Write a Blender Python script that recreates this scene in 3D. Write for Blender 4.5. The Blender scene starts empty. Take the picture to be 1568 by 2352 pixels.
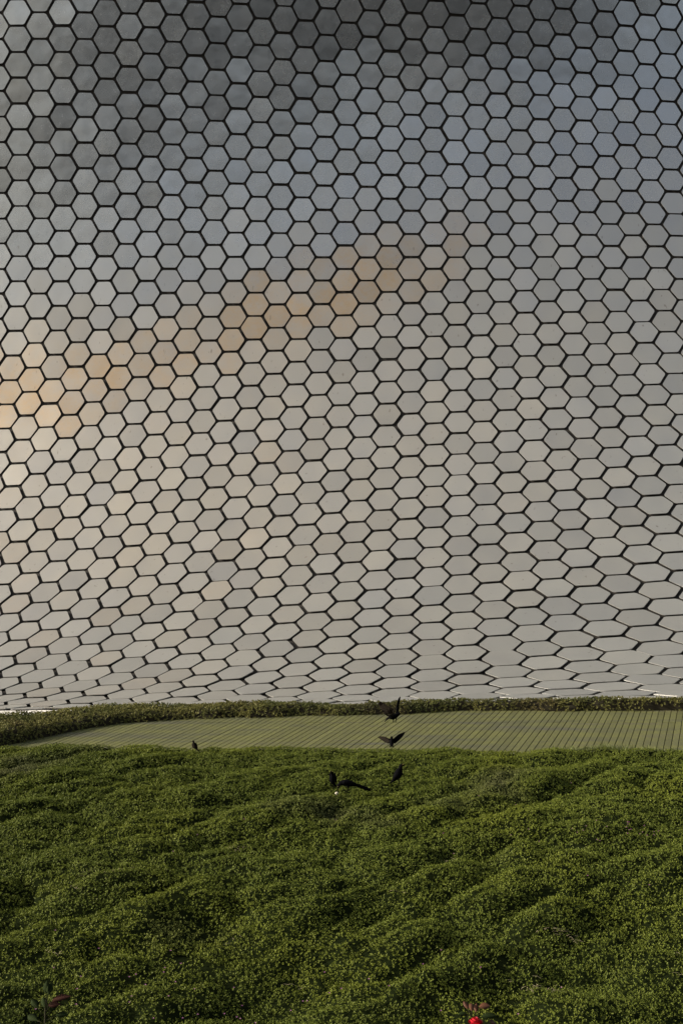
import bpy, math, random
import numpy as np
from mathutils import Vector

random.seed(7)
RNG = np.random.default_rng(11)
scene = bpy.context.scene
COL = scene.collection

# ------------------------------------------------------------------ camera
TILT = math.radians(12.0)
CAM = np.array([0.0, 0.0, 1.9])
cam_data = bpy.data.cameras.new('camera')
cam = bpy.data.objects.new('camera', cam_data)
COL.objects.link(cam)
cam.location = CAM
cam.rotation_euler = (math.radians(90.0) + TILT, 0.0, 0.0)
cam_data.sensor_fit = 'VERTICAL'
cam_data.sensor_height = 36.0
cam_data.lens = 35.0
cam_data.clip_start = 0.1
cam_data.clip_end = 2000.0
cam_data.dof.use_dof = True
cam_data.dof.focus_distance = 18.0
cam_data.dof.aperture_fstop = 8.0
scene.camera = cam

# ------------------------------------------------------------------ sky and sun
SUN_ELEV = math.radians(18.5)
SUN_TURN = math.radians(10.0)          # how far the sun stands in front of the facade, from due left
world = bpy.data.worlds.new('World')
scene.world = world
world.use_nodes = True
wn = world.node_tree
bg = wn.nodes['Background']
sky = wn.nodes.new('ShaderNodeTexSky')
sky.sky_type = 'NISHITA'
sky.sun_disc = False
sky.sun_elevation = SUN_ELEV
sky.sun_rotation = math.radians(270.0) - SUN_TURN
sky.air_density = 1.0
sky.dust_density = 3.5
sky.ozone_density = 0.6
haze_tone = wn.nodes.new('ShaderNodeHueSaturation')      # hazy city air: a paler blue all round
haze_tone.inputs['Saturation'].default_value = 0.55
wn.links.new(sky.outputs[0], haze_tone.inputs['Color'])
wn.links.new(haze_tone.outputs[0], bg.inputs[0])
bg.inputs[1].default_value = 0.14

LIGHT_DIR = Vector((math.cos(SUN_ELEV) * math.cos(SUN_TURN),
                    math.cos(SUN_ELEV) * math.sin(SUN_TURN), -math.sin(SUN_ELEV)))
sun_data = bpy.data.lights.new('sun', 'SUN')
sun_data.energy = 5.0
sun_data.angle = math.radians(0.53)
sun_data.color = (1.0, 0.92, 0.80)
sun = bpy.data.objects.new('sun', sun_data)
COL.objects.link(sun)
sun.rotation_euler = LIGHT_DIR.to_track_quat('-Z', 'Y').to_euler()

scene.view_settings.view_transform = 'Standard'
scene.view_settings.look = 'None'
scene.view_settings.exposure = 0.27
scene.view_settings.gamma = 1.0
scene.view_settings.use_curve_mapping = False

# control points of the facade surface, millimetres: one line per second column, one triple per second row
GRID = """
-15400,24070,27885 -15236,24443,26453 -15093,24843,25035 -14971,25269,23627 -14872,25716,22224 -14795,26173,20819 -14740,26623,19404 -14702,27045,17973 -14679,27415,16524 -14667,27702,15055 -14662,27879,13573 -14664,27918,12087 -14670,27796,10613 -14679,27495,9169 -14690,27006,7776 -14700,26321,6451 -14710,25439,5211 -14721,24363,4075 -14733,23099,3056 -14749,21655,2168 -14772,20038,1422 -14805,18254,824 -14848,16310,379 -14905,14209,90 -14975,11952,-44
-13847,23990,28002 -13752,24391,26547 -13665,24797,25102 -13586,25210,23667 -13516,25629,22243 -13456,26054,20825 -13410,26476,19407 -13378,26882,17981 -13362,27248,16537 -13361,27543,15067 -13370,27732,13574 -13386,27781,12066 -13403,27659,10562 -13419,27349,9087 -13434,26842,7667 -13450,26137,6333 -13470,25242,5108 -13498,24165,4011 -13536,22914,3057 -13587,21498,2257 -13653,19926,1618 -13736,18204,1143 -13836,16335,836 -13954,14323,696 -14090,12169,723
-12329,23894,28079 -12291,24326,26614 -12252,24748,25155 -12211,25161,23703 -12169,25567,22262 -12127,25971,20833 -12091,26374,19411 -12066,26765,17983 -12057,27120,16536 -12063,27407,15062 -12082,27591,13560 -12106,27635,12040 -12132,27510,10521 -12154,27191,9028 -12175,26672,7594 -12198,25954,6252 -12229,25048,5035 -12273,23969,3968 -12335,22729,3065 -12417,21338,2338 -12521,19805,1789 -12647,18135,1420 -12794,16331,1231 -12963,14396,1221 -13153,12331,1388
-10845,23784,28119 -10854,24249,26652 -10854,24695,25190 -10846,25120,23732 -10831,25528,22281 -10808,25923,20842 -10783,26316,19415 -10766,26692,17980 -10763,27028,16524 -10774,27293,15041 -10797,27456,13533 -10825,27484,12010 -10856,27347,10488 -10885,27021,8992 -10914,26495,7554 -10946,25770,6209 -10988,24858,4995 -11047,23776,3946 -11131,22544,3081 -11240,21173,2409 -11375,19673,1934 -11537,18047,1653 -11722,16299,1564 -11931,14428,1665 -12163,12436,1953
-9395,23661,28124 -9440,24165,26665 -9473,24640,25207 -9493,25087,23751 -9501,25508,22298 -9496,25911,20854 -9485,26299,19417 -9478,26658,17969 -9480,26968,16501 -9494,27203,15010 -9516,27334,13500 -9545,27335,11979 -9577,27178,10463 -9612,26841,8976 -9649,26312,7543 -9692,25586,6201 -9746,24670,4988 -9820,23587,3946 -9922,22359,3103 -10054,21002,2471 -10215,19529,2052 -10405,17940,1841 -10619,16237,1834 -10858,14419,2027 -11120,12486,2418
-7979,23531,28102 -8051,24077,26653 -8109,24588,25203 -8152,25064,23753 -8181,25507,22303 -8193,25922,20858 -8195,26307,19413 -8197,26649,17956 -8204,26932,16479 -8218,27135,14982 -8240,27233,13471 -8267,27202,11954 -8300,27017,10448 -8338,26662,8972 -8382,26122,7553 -8435,25394,6221 -8503,24481,5012 -8592,23398,3969 -8709,22170,3131 -8859,20824,2522 -9040,19370,2143 -9249,17810,1985 -9484,16143,2041 -9743,14367,2309 -10026,12483,2785
-6596,23402,28059 -6688,23995,26622 -6765,24546,25183 -6826,25056,23741 -6870,25525,22297 -6896,25951,20854 -6909,26331,19405 -6918,26657,17941 -6929,26915,16458 -6945,27086,14958 -6966,27149,13447 -6992,27084,11936 -7024,26868,10440 -7064,26487,8977 -7113,25930,7572 -7176,25192,6252 -7256,24277,5052 -7360,23198,4009 -7490,21974,3165 -7654,20632,2560 -7848,19192,2205 -8069,17654,2082 -8315,16015,2186 -8585,14274,2512 -8879,12433,3059
-5245,23282,28004 -5350,23927,26580 -5439,24522,25152 -5512,25067,23720 -5568,25559,22284 -5604,25994,20844 -5625,26369,19393 -5640,26677,17924 -5654,26909,16438 -5671,27048,14936 -5691,27076,13428 -5717,26975,11924 -5749,26726,10438 -5791,26317,8988 -5846,25737,7596 -5916,24983,6289 -6007,24060,5098 -6123,22978,4058 -6265,21756,3209 -6437,20418,2591 -6638,18988,2238 -6864,17466,2136 -7113,15851,2271 -7386,14142,2642 -7682,12342,3248
-3924,23182,27945 -4036,23881,26535 -4131,24520,25119 -4210,25096,23697 -4272,25607,22269 -4314,26047,20832 -4341,26414,19379 -4360,26704,17908 -4376,26909,16419 -4394,27016,14917 -4414,27009,13412 -4441,26871,11914 -4475,26588,10438 -4521,26148,9001 -4581,25543,7623 -4660,24769,6328 -4760,23833,5147 -4885,22744,4111 -5036,21519,3259 -5212,20180,2628 -5413,18754,2258 -5636,17247,2156 -5880,15654,2308 -6145,13977,2710 -6433,12217,3359
-2630,23114,27892 -2742,23864,26493 -2838,24541,25088 -2919,25143,23675 -2982,25667,22253 -3027,26108,20818 -3056,26464,19365 -3077,26734,17891 -3095,26912,16400 -3113,26986,14899 -3135,26943,13397 -3163,26769,11906 -3202,26452,10441 -3253,25980,9016 -3320,25348,7651 -3407,24554,6369 -3517,23602,5197 -3650,22502,4166 -3807,21272,3312 -3984,19931,2671 -4179,18504,2280 -4389,17005,2161 -4618,15433,2313 -4864,13787,2727 -5129,12067,3402
-1359,23087,27850 -1466,23879,26462 -1558,24586,25065 -1635,25207,23658 -1696,25737,22239 -1740,26174,20805 -1769,26517,19350 -1791,26764,17874 -1810,26913,16382 -1829,26954,14882 -1853,26876,13383 -1885,26667,11899 -1928,26315,10443 -1986,25812,9031 -2062,25154,7679 -2159,24338,6409 -2277,23370,5247 -2417,22260,4222 -2577,21024,3367 -2752,19679,2717 -2936,18251,2308 -3127,16757,2168 -3328,15200,2301 -3542,13580,2709 -3766,11898,3388
-104,23104,27826 -202,23929,26444 -286,24656,25052 -357,25286,23647 -413,25817,22229 -453,26244,20793 -481,26569,19336 -502,26792,17858 -521,26911,16364 -543,26919,14864 -570,26805,13370 -607,26561,11893 -656,26177,10446 -722,25644,9045 -807,24960,7705 -912,24124,6448 -1038,23142,5296 -1182,22022,4277 -1342,20780,3422 -1510,19434,2765 -1680,18006,2342 -1845,16516,2179 -2011,14970,2287 -2176,13370,2669 -2340,11718,3327
1142,23169,27822 1055,24012,26443 980,24750,25050 918,25381,23644 869,25904,22223 833,26316,20783 808,26619,19322 788,26816,17841 769,26904,16346 746,26878,14847 715,26730,13356 672,26452,11885 615,26036,10448 541,25476,9057 448,24768,7730 335,23914,6485 204,22919,5343 59,21792,4331 -96,20548,3478 -252,19202,2817 -402,17776,2380 -536,16291,2196 -656,14754,2275 -761,13168,2619 -850,11533,3230
2385,23279,27837 2309,24129,26456 2245,24865,25059 2192,25489,23648 2151,25997,22221 2120,26390,20775 2099,26668,19309 2080,26835,17825 2060,26891,16328 2034,26832,14829 1999,26650,13341 1951,26340,11876 1887,25894,10448 1805,25308,9069 1705,24579,7754 1587,23710,6521 1455,22705,5390 1314,21573,4386 1171,20328,3536 1033,18987,2872 912,17567,2425 816,16089,2223 750,14560,2270 714,12980,2564 706,11350,3105
3635,23430,27868 3568,24275,26481 3513,25001,25078 3468,25608,23658 3434,26096,22222 3408,26464,20769 3390,26713,19297 3372,26850,17808 3351,26873,16309 3323,26780,14811 3283,26566,13326 3229,26224,11867 3158,25750,10447 3071,25140,9079 2967,24393,7777 2849,23511,6557 2722,22499,5438 2592,21367,4443 2468,20125,3598 2360,18791,2934 2278,17382,2480 2231,15915,2260 2225,14391,2269 2258,12811,2503 2327,11176,2959
4897,23617,27910 4837,24447,26515 4788,25154,25102 4749,25739,23671 4719,26200,22224 4698,26538,20762 4681,26757,19284 4664,26861,17790 4641,26851,16289 4610,26724,14791 4566,26478,13309 4507,26107,11856 4432,25607,10445 4342,24976,9088 4238,24213,7799 4126,23320,6593 4012,22304,5488 3904,21174,4504 3811,19940,3667 3745,18617,3004 3715,17223,2547 3728,15766,2305 3783,14245,2268 3879,12662,2433 4016,11017,2797
6178,23835,27958 6121,24641,26552 6074,25321,25127 6037,25877,23685 6009,26308,22226 5989,26614,20754 5972,26799,19269 5954,26870,17771 5929,26826,16268 5895,26667,14770 5847,26390,13291 5786,25990,11845 5710,25466,10443 5621,24815,9098 5525,24038,7823 5427,23138,6632 5336,22121,5542 5261,20995,4572 5214,19772,3745 5205,18464,3089 5240,17085,2625 5314,15637,2351 5427,14119,2261 5581,12532,2351 5777,10877,2622
7483,24080,28010 7424,24851,26587 7375,25499,25148 7335,26022,23694 7305,26419,22224 7282,26691,20744 7263,26843,19253 7243,26880,17751 7216,26803,16246 7178,26612,14749 7129,26304,13273 7067,25877,11833 6994,25329,10441 6914,24660,9109 6833,23870,7850 6759,22964,6676 6704,21948,5604 6678,20829,4650 6693,19619,3838 6754,18329,3187 6852,16963,2706 6986,15522,2392 7157,14008,2244 7367,12420,2258 7616,10760,2433
8814,24346,28062 8749,25076,26616 8693,25685,25160 8646,26171,23693 8608,26534,22215 8580,26772,20727 8556,26890,19232 8531,26894,17728 8501,26784,16222 8462,26562,14727 8413,26225,13255 8354,25771,11822 8290,25201,10441 8226,24513,9124 8170,23712,7882 8133,22800,6728 8128,21786,5676 8166,20677,4743 8254,19481,3944 8381,18205,3291 8543,16850,2785 8738,15418,2428 8969,13910,2218 9235,12325,2154 9536,10665,2234
10175,24630,28111 10097,25313,26638 10029,25878,25161 9971,26325,23679 9921,26652,22193 9882,26858,20702 9850,26944,19206 9820,26916,17702 9787,26775,16197 9747,26523,14704 9701,26156,13239 9651,25676,11815 9602,25083,10446 9563,24377,9144 9544,23564,7922 9558,22648,6791 9616,21637,5762 9724,20537,4847 9880,19354,4056 10075,18090,3393 10303,16746,2859 10564,15324,2456 10858,13824,2183 11184,12247,2040 11543,10591,2025
11567,24928,28156 11470,25561,26653 11384,26080,25152 11309,26485,23653 11244,26775,22157 11191,26950,20665 11148,27007,19170 11111,26950,17669 11074,26780,16168 11036,26496,14683 10997,26100,13227 10962,25593,11815 10938,24977,10462 10936,24255,9179 10967,23431,7978 11041,22512,6869 11166,21504,5861 11342,20411,4959 11565,19237,4168 11829,17983,3491 12128,16651,2926 12459,15239,2476 12821,13750,2140 13213,12183,1917 13635,10539,1809
12992,25237,28195 12868,25819,26660 12757,26291,25134 12660,26655,23618 12576,26908,22111 12506,27049,20613 12448,27078,19117 12401,26992,17622 12361,26792,16133 12327,26480,14661 12302,26055,13221 12291,25523,11827 12304,24885,10494 12350,24148,9233 12440,23315,8054 12580,22393,6965 12773,21386,5971 13018,20298,5076 13310,19131,4279 13643,17885,3582 14014,16562,2984 14418,15163,2486 14853,13687,2087 15318,12135,1788 15813,10507,1587
14448,25553,28227 14291,26086,26661 14150,26514,25110 14024,26836,23575 13916,27051,22055 13824,27158,20546 13748,27154,19048 13689,27039,17561 13646,26811,16087 13621,26470,14636 13618,26021,13221 13642,25466,11853 13703,24810,10545 13808,24059,9309 13963,23218,8151 14172,22291,7078 14435,21284,6093 14750,20197,5196 15112,19034,4388 15517,17795,3667 15961,16482,3033 16441,15095,2486 16954,13634,2026 17499,12101,1651 18076,10494,1363
15937,25877,28252 15740,26364,26657 15561,26748,25080 15402,27029,23524 15262,27205,21985 15144,27275,20465 15047,27237,18964 14975,27090,17485 14931,26833,16031 14920,26468,14608 14947,25996,13226 15017,25422,11892 15136,24751,10616 15308,23988,9407 15535,23139,8270 15817,22207,7208 16152,21196,6225 16538,20109,5320 16971,18948,4494 17448,17714,3745 17968,16410,3072 18526,15035,2475 19122,13592,1954 19754,12080,1508 20422,10500,1137
17457,26208,28270 17214,26652,26648 16992,26994,25045 16792,27233,23463 16616,27369,21903 16464,27400,20369 16343,27326,18865 16257,27146,17395 16215,26860,15964 16223,26471,14576 16289,25980,13235 16415,25392,11944 16603,24709,10707 16851,23937,9528 17156,23079,8410 17514,22140,7356 17924,21124,6368 18382,20033,5448 18887,18872,4597 19438,17642,3815 20034,16345,3101 20674,14985,2454 21357,13561,1873 22083,12074,1358 22850,10524,909
"""

# ------------------------------------------------------------------ helpers
def tag(o, label=None, category=None, group=None, kind=None):
    if label: o['label'] = label
    if category: o['category'] = category
    if group: o['group'] = group
    if kind: o['kind'] = kind
    return o

def link(name, mesh, parent=None, mats=()):
    o = bpy.data.objects.new(name, mesh)
    COL.objects.link(o)
    for m in mats:
        mesh.materials.append(m)
    if parent: o.parent = parent
    return o

def empty(name, loc, rotz=0.0):
    o = bpy.data.objects.new(name, None)
    COL.objects.link(o)
    o.empty_display_size = 0.1
    o.location = loc
    o.rotation_euler = (0, 0, rotz)
    return o

def mesh_from(name, verts, faces, smooth=False):
    me = bpy.data.meshes.new(name)
    me.from_pydata([tuple(map(float, v)) for v in verts], [], faces)
    if smooth:
        me.polygons.foreach_set('use_smooth', [True] * len(me.polygons))
    me.update()
    return me

def mesh_fast(name, verts, loops, nper, attrs=None):
    """big mesh of equal faces: verts (N,3), loops (M*nper,) vertex ids"""
    me = bpy.data.meshes.new(name)
    me.vertices.add(len(verts))
    me.vertices.foreach_set('co', np.ascontiguousarray(verts, dtype=np.float32).ravel())
    nf = len(loops) // nper
    me.loops.add(len(loops))
    me.loops.foreach_set('vertex_index', np.ascontiguousarray(loops, dtype=np.int32))
    me.polygons.add(nf)
    me.polygons.foreach_set('loop_start', np.arange(0, nf * nper, nper, dtype=np.int32))
    me.update(calc_edges=True)
    for k, v in (attrs or {}).items():
        a = me.attributes.new(k, 'FLOAT', 'POINT')
        a.data.foreach_set('value', np.ascontiguousarray(v, dtype=np.float32))
    return me

def vnoise(x, y, seed=0):
    """smooth value noise, -1..1"""
    xi = np.floor(x).astype(np.int64); yi = np.floor(y).astype(np.int64)
    fx = x - xi; fy = y - yi
    fx = fx * fx * fx * (fx * (fx * 6 - 15) + 10); fy = fy * fy * fy * (fy * (fy * 6 - 15) + 10)
    def h(a, b):
        n = (a * 374761393 + b * 668265263 + seed * 974634777) & 0x7fffffff
        n = ((n ^ (n >> 13)) * 1274126177) & 0x7fffffff
        n = n ^ (n >> 16)
        return (n & 0xffff) / 32767.5 - 1.0
    a = h(xi, yi); b = h(xi + 1, yi); c = h(xi, yi + 1); d = h(xi + 1, yi + 1)
    return (a * (1 - fx) + b * fx) * (1 - fy) + (c * (1 - fx) + d * fx) * fy

# slope frame: x to the right, u up the bank, w away from the bank
PHI = math.radians(12.88)
CAM_H = 3.0
EU = np.array([0.0, math.cos(PHI), math.sin(PHI)])
EN = np.array([0.0, -math.sin(PHI), math.cos(PHI)])
ORG = CAM - CAM_H * EN
def bank(x, u, w=0.0):
    x = np.asarray(x, float); u = np.asarray(u, float); w = np.asarray(w, float) + 0 * x
    p = ORG + u[..., None] * EU + w[..., None] * EN
    p[..., 0] += x
    return p

# ------------------------------------------------------------------ materials
class N:
    """small node-graph helper"""
    def __init__(self, name):
        self.m = bpy.data.materials.new(name)
        self.m.use_nodes = True
        self.t = self.m.node_tree
        self.b = self.t.nodes['Principled BSDF']
    def node(self, kind, **kw):
        n = self.t.nodes.new(kind)
        for k, v in kw.items():
            if k in n.inputs: n.inputs[k].default_value = v
            else: setattr(n, k, v)
        return n
    def ln(self, a, b): self.t.links.new(a, b)
    def attr(self, name):
        return self.node('ShaderNodeAttribute', attribute_name=name).outputs['Fac']
    def coord(self): return self.node('ShaderNodeTexCoord').outputs['Object']
    def geopos(self): return self.node('ShaderNodeNewGeometry').outputs['Position']
    def mapping(self, src, scale=(1, 1, 1), rot=(0, 0, 0)):
        n = self.node('ShaderNodeMapping'); n.inputs['Scale'].default_value = scale
        n.inputs['Rotation'].default_value = rot
        self.ln(src, n.inputs['Vector']); return n.outputs[0]
    def noise(self, vec, scale, detail=4.0, rough=0.55):
        n = self.node('ShaderNodeTexNoise', Scale=scale, Detail=detail, Roughness=rough)
        if vec is not None: self.ln(vec, n.inputs['Vector'])
        return n.outputs['Fac']
    def ramp(self, src, stops):
        n = self.node('ShaderNodeValToRGB'); cr = n.color_ramp
        while len(cr.elements) < len(stops): cr.elements.new(0.5)
        for e, (p, c) in zip(cr.elements, stops):
            e.position = p; e.color = (*c, 1) if len(c) == 3 else c
        self.ln(src, n.inputs[0]); return n.outputs[0]
    def mix(self, fac, a, b, blend='MIX'):
        n = self.node('ShaderNodeMix', data_type='RGBA', blend_type=blend)
        for s, v in ((0, fac), (6, a), (7, b)):
            if isinstance(v, (int, float)): n.inputs[s].default_value = v
            elif isinstance(v, tuple): n.inputs[s].default_value = (*v, 1)
            else: self.ln(v, n.inputs[s])
        return n.outputs[2]
    def math(self, op, a, b=None, c=None, clamp=False):
        n = self.node('ShaderNodeMath', operation=op, use_clamp=clamp)
        for s, v in ((0, a), (1, b), (2, c)):
            if v is None: continue
            if isinstance(v, (int, float)): n.inputs[s].default_value = v
            else: self.ln(v, n.inputs[s])
        return n.outputs[0]
    def rng(self, src, a, b, c, d):
        n = self.node('ShaderNodeMapRange')
        for k, v in zip(('From Min', 'From Max', 'To Min', 'To Max'), (a, b, c, d)): n.inputs[k].default_value = v
        self.ln(src, n.inputs['Value']); return n.outputs[0]
    def set(self, **kw):
        for k, v in kw.items():
            k = k.replace('_', ' ')
            s = self.b.inputs[k]
            if hasattr(v, 'is_output'): self.ln(v, s)
            else: s.default_value = (*v, 1) if isinstance(v, tuple) and len(v) == 3 else v
        return self
    def bump(self, height, strength, dist):
        n = self.node('ShaderNodeBump', Strength=strength, Distance=dist)
        self.ln(height, n.inputs['Height']); self.ln(n.outputs[0], self.b.inputs['Normal'])

def mat_panel():
    n = N('aluminium_panel')
    pos = n.geopos()
    rnd, grime, tan_tint = n.attr('rnd'), n.attr('grime'), n.attr('tan_tint')
    blot = n.noise(n.mapping(pos, (1.3, 1.3, 0.9)), 1.6, 4)
    fine = n.noise(pos, 9.0, 5, 0.65)
    speck = n.noise(n.mapping(pos, (11, 11, 4.5)), 1.0, 1.5, 0.5)
    metal = n.mix(n.attr('hue'), (0.57, 0.575, 0.58), (0.585, 0.57, 0.54))
    film = n.mix(n.attr('hue'), n.mix(blot, (0.34, 0.34, 0.312), (0.40, 0.40, 0.368)), n.mix(blot, (0.395, 0.355, 0.285), (0.46, 0.415, 0.335)))
    g = n.math('MULTIPLY_ADD', n.math('SUBTRACT', blot, 0.5), 0.35, grime, clamp=True)
    col = n.mix(g, metal, film)
    d2 = n.math('MULTIPLY', n.math('MULTIPLY', tan_tint, n.rng(fine, 0.35, 0.65, 0.75, 1.1)), n.rng(n.noise(pos, 1.5, 2), 0.35, 0.6, 0.6, 1.15), clamp=True)
    col = n.mix(d2, col, (0.54, 0.395, 0.245))
    val = n.rng(rnd, 0.0, 1.0, 0.91, 1.07)
    hsv = n.node('ShaderNodeHueSaturation'); n.ln(col, hsv.inputs['Color']); n.ln(val, hsv.inputs['Value'])
    sp = n.math('MULTIPLY', n.rng(speck, 0.70, 0.82, 0.0, 0.55), n.rng(grime, 0.15, 0.6, 0.1, 1.0), clamp=True)
    col = n.mix(sp, hsv.outputs[0], (0.13, 0.10, 0.075))
    n.set(Base_Color=col,
          Metallic=n.rng(g, 0.0, 1.0, 0.97, 0.48),
          Roughness=n.math('ADD', n.rng(g, 0.0, 1.0, 0.20, 0.42), n.rng(fine, 0.3, 0.7, -0.03, 0.04)))
    n.bump(n.noise(pos, 1.3, 1.5), 0.22, 0.06)
    return n.m

def mat_plain(name, col, rough=0.6, var=0.25, scale=6.0, metallic=0.0, spec=0.5):
    n = N(name)
    f = n.noise(n.geopos(), scale, 4)
    a = tuple(c * (1 - var) for c in col); b = tuple(min(1, c * (1 + var)) for c in col)
    n.set(Base_Color=n.mix(f, a, b), Roughness=rough, Metallic=metallic)
    n.b.inputs['Specular IOR Level'].default_value = spec
    return n.m

def mat_leaf(name, stops, patch, patch2, scale, translucent=0.25):
    n = N(name)
    pos = n.geopos()
    rnd = n.attr('rnd')
    big = n.noise(pos, scale, 3)
    col = n.ramp(rnd, stops)
    col = n.mix(n.rng(big, 0.48, 0.66, 0.0, 0.75), col, patch)
    col = n.mix(n.rng(n.noise(pos, scale * 0.55, 4), 0.56, 0.70, 0.0, 0.7), col, patch2)
    n.set(Base_Color=col, Roughness=0.55)
    n.b.inputs['Specular IOR Level'].default_value = 0.12
    tr = n.node('ShaderNodeBsdfTranslucent'); n.ln(col, tr.inputs['Color'])
    mx = n.node('ShaderNodeMixShader', Fac=translucent)
    out = n.t.nodes['Material Output']
    n.ln(n.b.outputs[0], mx.inputs[1]); n.ln(tr.outputs[0], mx.inputs[2]); n.ln(mx.outputs[0], out.inputs[0])
    return n.m

def mat_deck():
    n = N('mossy_deck_wood')
    pos = n.geopos()
    rnd = n.attr('rnd')
    band = n.noise(n.mapping(pos, (0.35, 2.2, 2.2)), 1.6, 5, 0.6)
    grain = n.noise(n.mapping(pos, (30, 3, 3), (0, 0, -0.36)), 1.0, 4, 0.6)
    col = n.ramp(band, [(0.28, (0.085, 0.080, 0.062)), (0.42, (0.104, 0.106, 0.038)), (0.56, (0.140, 0.142, 0.032)), (0.72, (0.098, 0.090, 0.055))])
    col = n.mix(n.rng(grain, 0.3, 0.7, 0.0, 0.35), col, (0.055, 0.052, 0.030))
    hsv = n.node('ShaderNodeHueSaturation'); n.ln(col, hsv.inputs['Color']); n.ln(n.rng(rnd, 0, 1, 0.88, 1.12), hsv.inputs['Value'])
    n.set(Base_Color=hsv.outputs[0], Roughness=0.8)
    n.bump(grain, 0.25, 0.004)
    return n.m

M = {
    'panel': mat_panel(),
    'backing': mat_plain('dark_membrane', (0.038, 0.034, 0.030), 0.75, 0.15, 3.0, 0.0, 0.2),
    'white': mat_plain('white_painted_plinth', (0.78, 0.76, 0.72), 0.6, 0.05),
    'soil': mat_plain('dark_soil', (0.030, 0.026, 0.016), 0.95, 0.4, 8.0, 0.0, 0.1),
    'lawn_base': mat_plain('ground_cover_floor', (0.011, 0.015, 0.005), 1.0, 0.4, 10.0, 0.0, 0.0),
    'paving': mat_plain('grey_paving', (0.16, 0.155, 0.145), 0.85, 0.2, 2.0),
    'lawn': mat_leaf('ground_cover_leaf',
                     [(0.0, (0.076, 0.100, 0.015)), (0.5, (0.122, 0.150, 0.022)), (0.88, (0.160, 0.184, 0.032)), (1.0, (0.185, 0.188, 0.048))],
                     (0.164, 0.188, 0.024), (0.100, 0.098, 0.050), 0.9, 0.15),
    'ivy': mat_leaf('hedge_leaf',
                    [(0.0, (0.095, 0.094, 0.028)), (0.5, (0.165, 0.160, 0.048)), (0.9, (0.225, 0.205, 0.066)), (1.0, (0.150, 0.095, 0.050))],
                    (0.060, 0.078, 0.024), (0.105, 0.070, 0.040), 1.6),
    'deck': mat_deck(),
    'bird': mat_plain('black_plumage', (0.0028, 0.0028, 0.0036), 0.75, 0.3, 30.0, 0.0, 0.03),
    'brown_bird': mat_plain('brown_plumage', (0.009, 0.007, 0.005), 0.8, 0.35, 40.0, 0.0, 0.03),
    'wing': mat_plain('dark_flight_feather', (0.020, 0.016, 0.012), 0.8, 0.3, 30.0, 0.0, 0.03),
    'eye': mat_plain('pale_eye', (0.55, 0.48, 0.12), 0.3, 0.05),
    'bread': mat_plain('bread_crumb', (0.72, 0.66, 0.52), 0.9, 0.12, 60.0),
    'petal': mat_plain('red_petal', (0.52, 0.010, 0.022), 0.55, 0.25, 20.0),
    'rose_leaf': mat_plain('rose_leaf', (0.022, 0.032, 0.010), 0.8, 0.35, 14.0, 0.0, 0.05),
    'bronze_leaf': mat_plain('bronze_rose_leaf', (0.110, 0.048, 0.026), 0.6, 0.35, 14.0, 0.0, 0.15),
    'dark_bronze': mat_plain('dark_bronze_rose_leaf', (0.042, 0.017, 0.012), 0.7, 0.35, 14.0, 0.0, 0.08),
    'stem': mat_plain('rose_stem', (0.030, 0.028, 0.014), 0.8, 0.3, 20.0, 0.0, 0.1),
    'pink': mat_plain('pink_blossom', (0.30, 0.11, 0.22), 0.6, 0.2, 30.0),
    'straw': mat_plain('dry_straw', (0.40, 0.33, 0.18), 0.8, 0.25, 20.0),
    'grass': mat_plain('grass_blade', (0.115, 0.135, 0.036), 0.6, 0.3, 20.0),
    'concrete': mat_plain('dark_concrete', (0.20, 0.195, 0.18), 0.8, 0.2, 0.4),
    'glass': mat_plain('tinted_glass', (0.03, 0.045, 0.065), 0.12, 0.1, 0.4),
}

# ------------------------------------------------------------------ ground and bank
def ground():
    v = [(-500, -500, -1.75), (500, -500, -1.75), (500, 500, -1.75), (-500, 500, -1.75)]
    tag(link('ground', mesh_from('ground', v, [(0, 1, 2, 3)]), None, [M['paving']]), kind='structure')
ground()

EDGE_X = np.array([-12, -4.15, -3.0, -1.8, 0.0, 2.45, 4.1, 12.0])
EDGE_U = np.array([11.95, 12.02, 12.02, 11.96, 11.98, 11.88, 11.88, 11.85])
BUMPS = [(-2.69, 12.02, 0.26, 0.05), (-1.50, 11.98, 0.17, 0.07), (2.02, 11.88, 0.16, 0.045), (3.05, 11.80, 0.40, 0.03),
         (-4.3, 11.9, 0.5, 0.05)]
PITS = [(-2.1, 8.05, 0.30, 0.07), (-0.82, 8.35, 0.20, 0.09), (-0.95, 6.98, 0.22, 0.08), (2.62, 9.9, 0.22, 0.05),
        (1.55, 6.10, 0.25, 0.07), (2.05, 6.85, 0.25, 0.06), (-3.0, 8.6, 0.35, 0.07), (-0.3, 5.95, 0.3, 0.07), (1.1, 8.35, 0.25, 0.05),
        (-0.55, 5.75, 0.2, 0.07), (-2.3, 7.3, 0.3, 0.06), (0.25, 7.0, 0.22, 0.06)]
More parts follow.
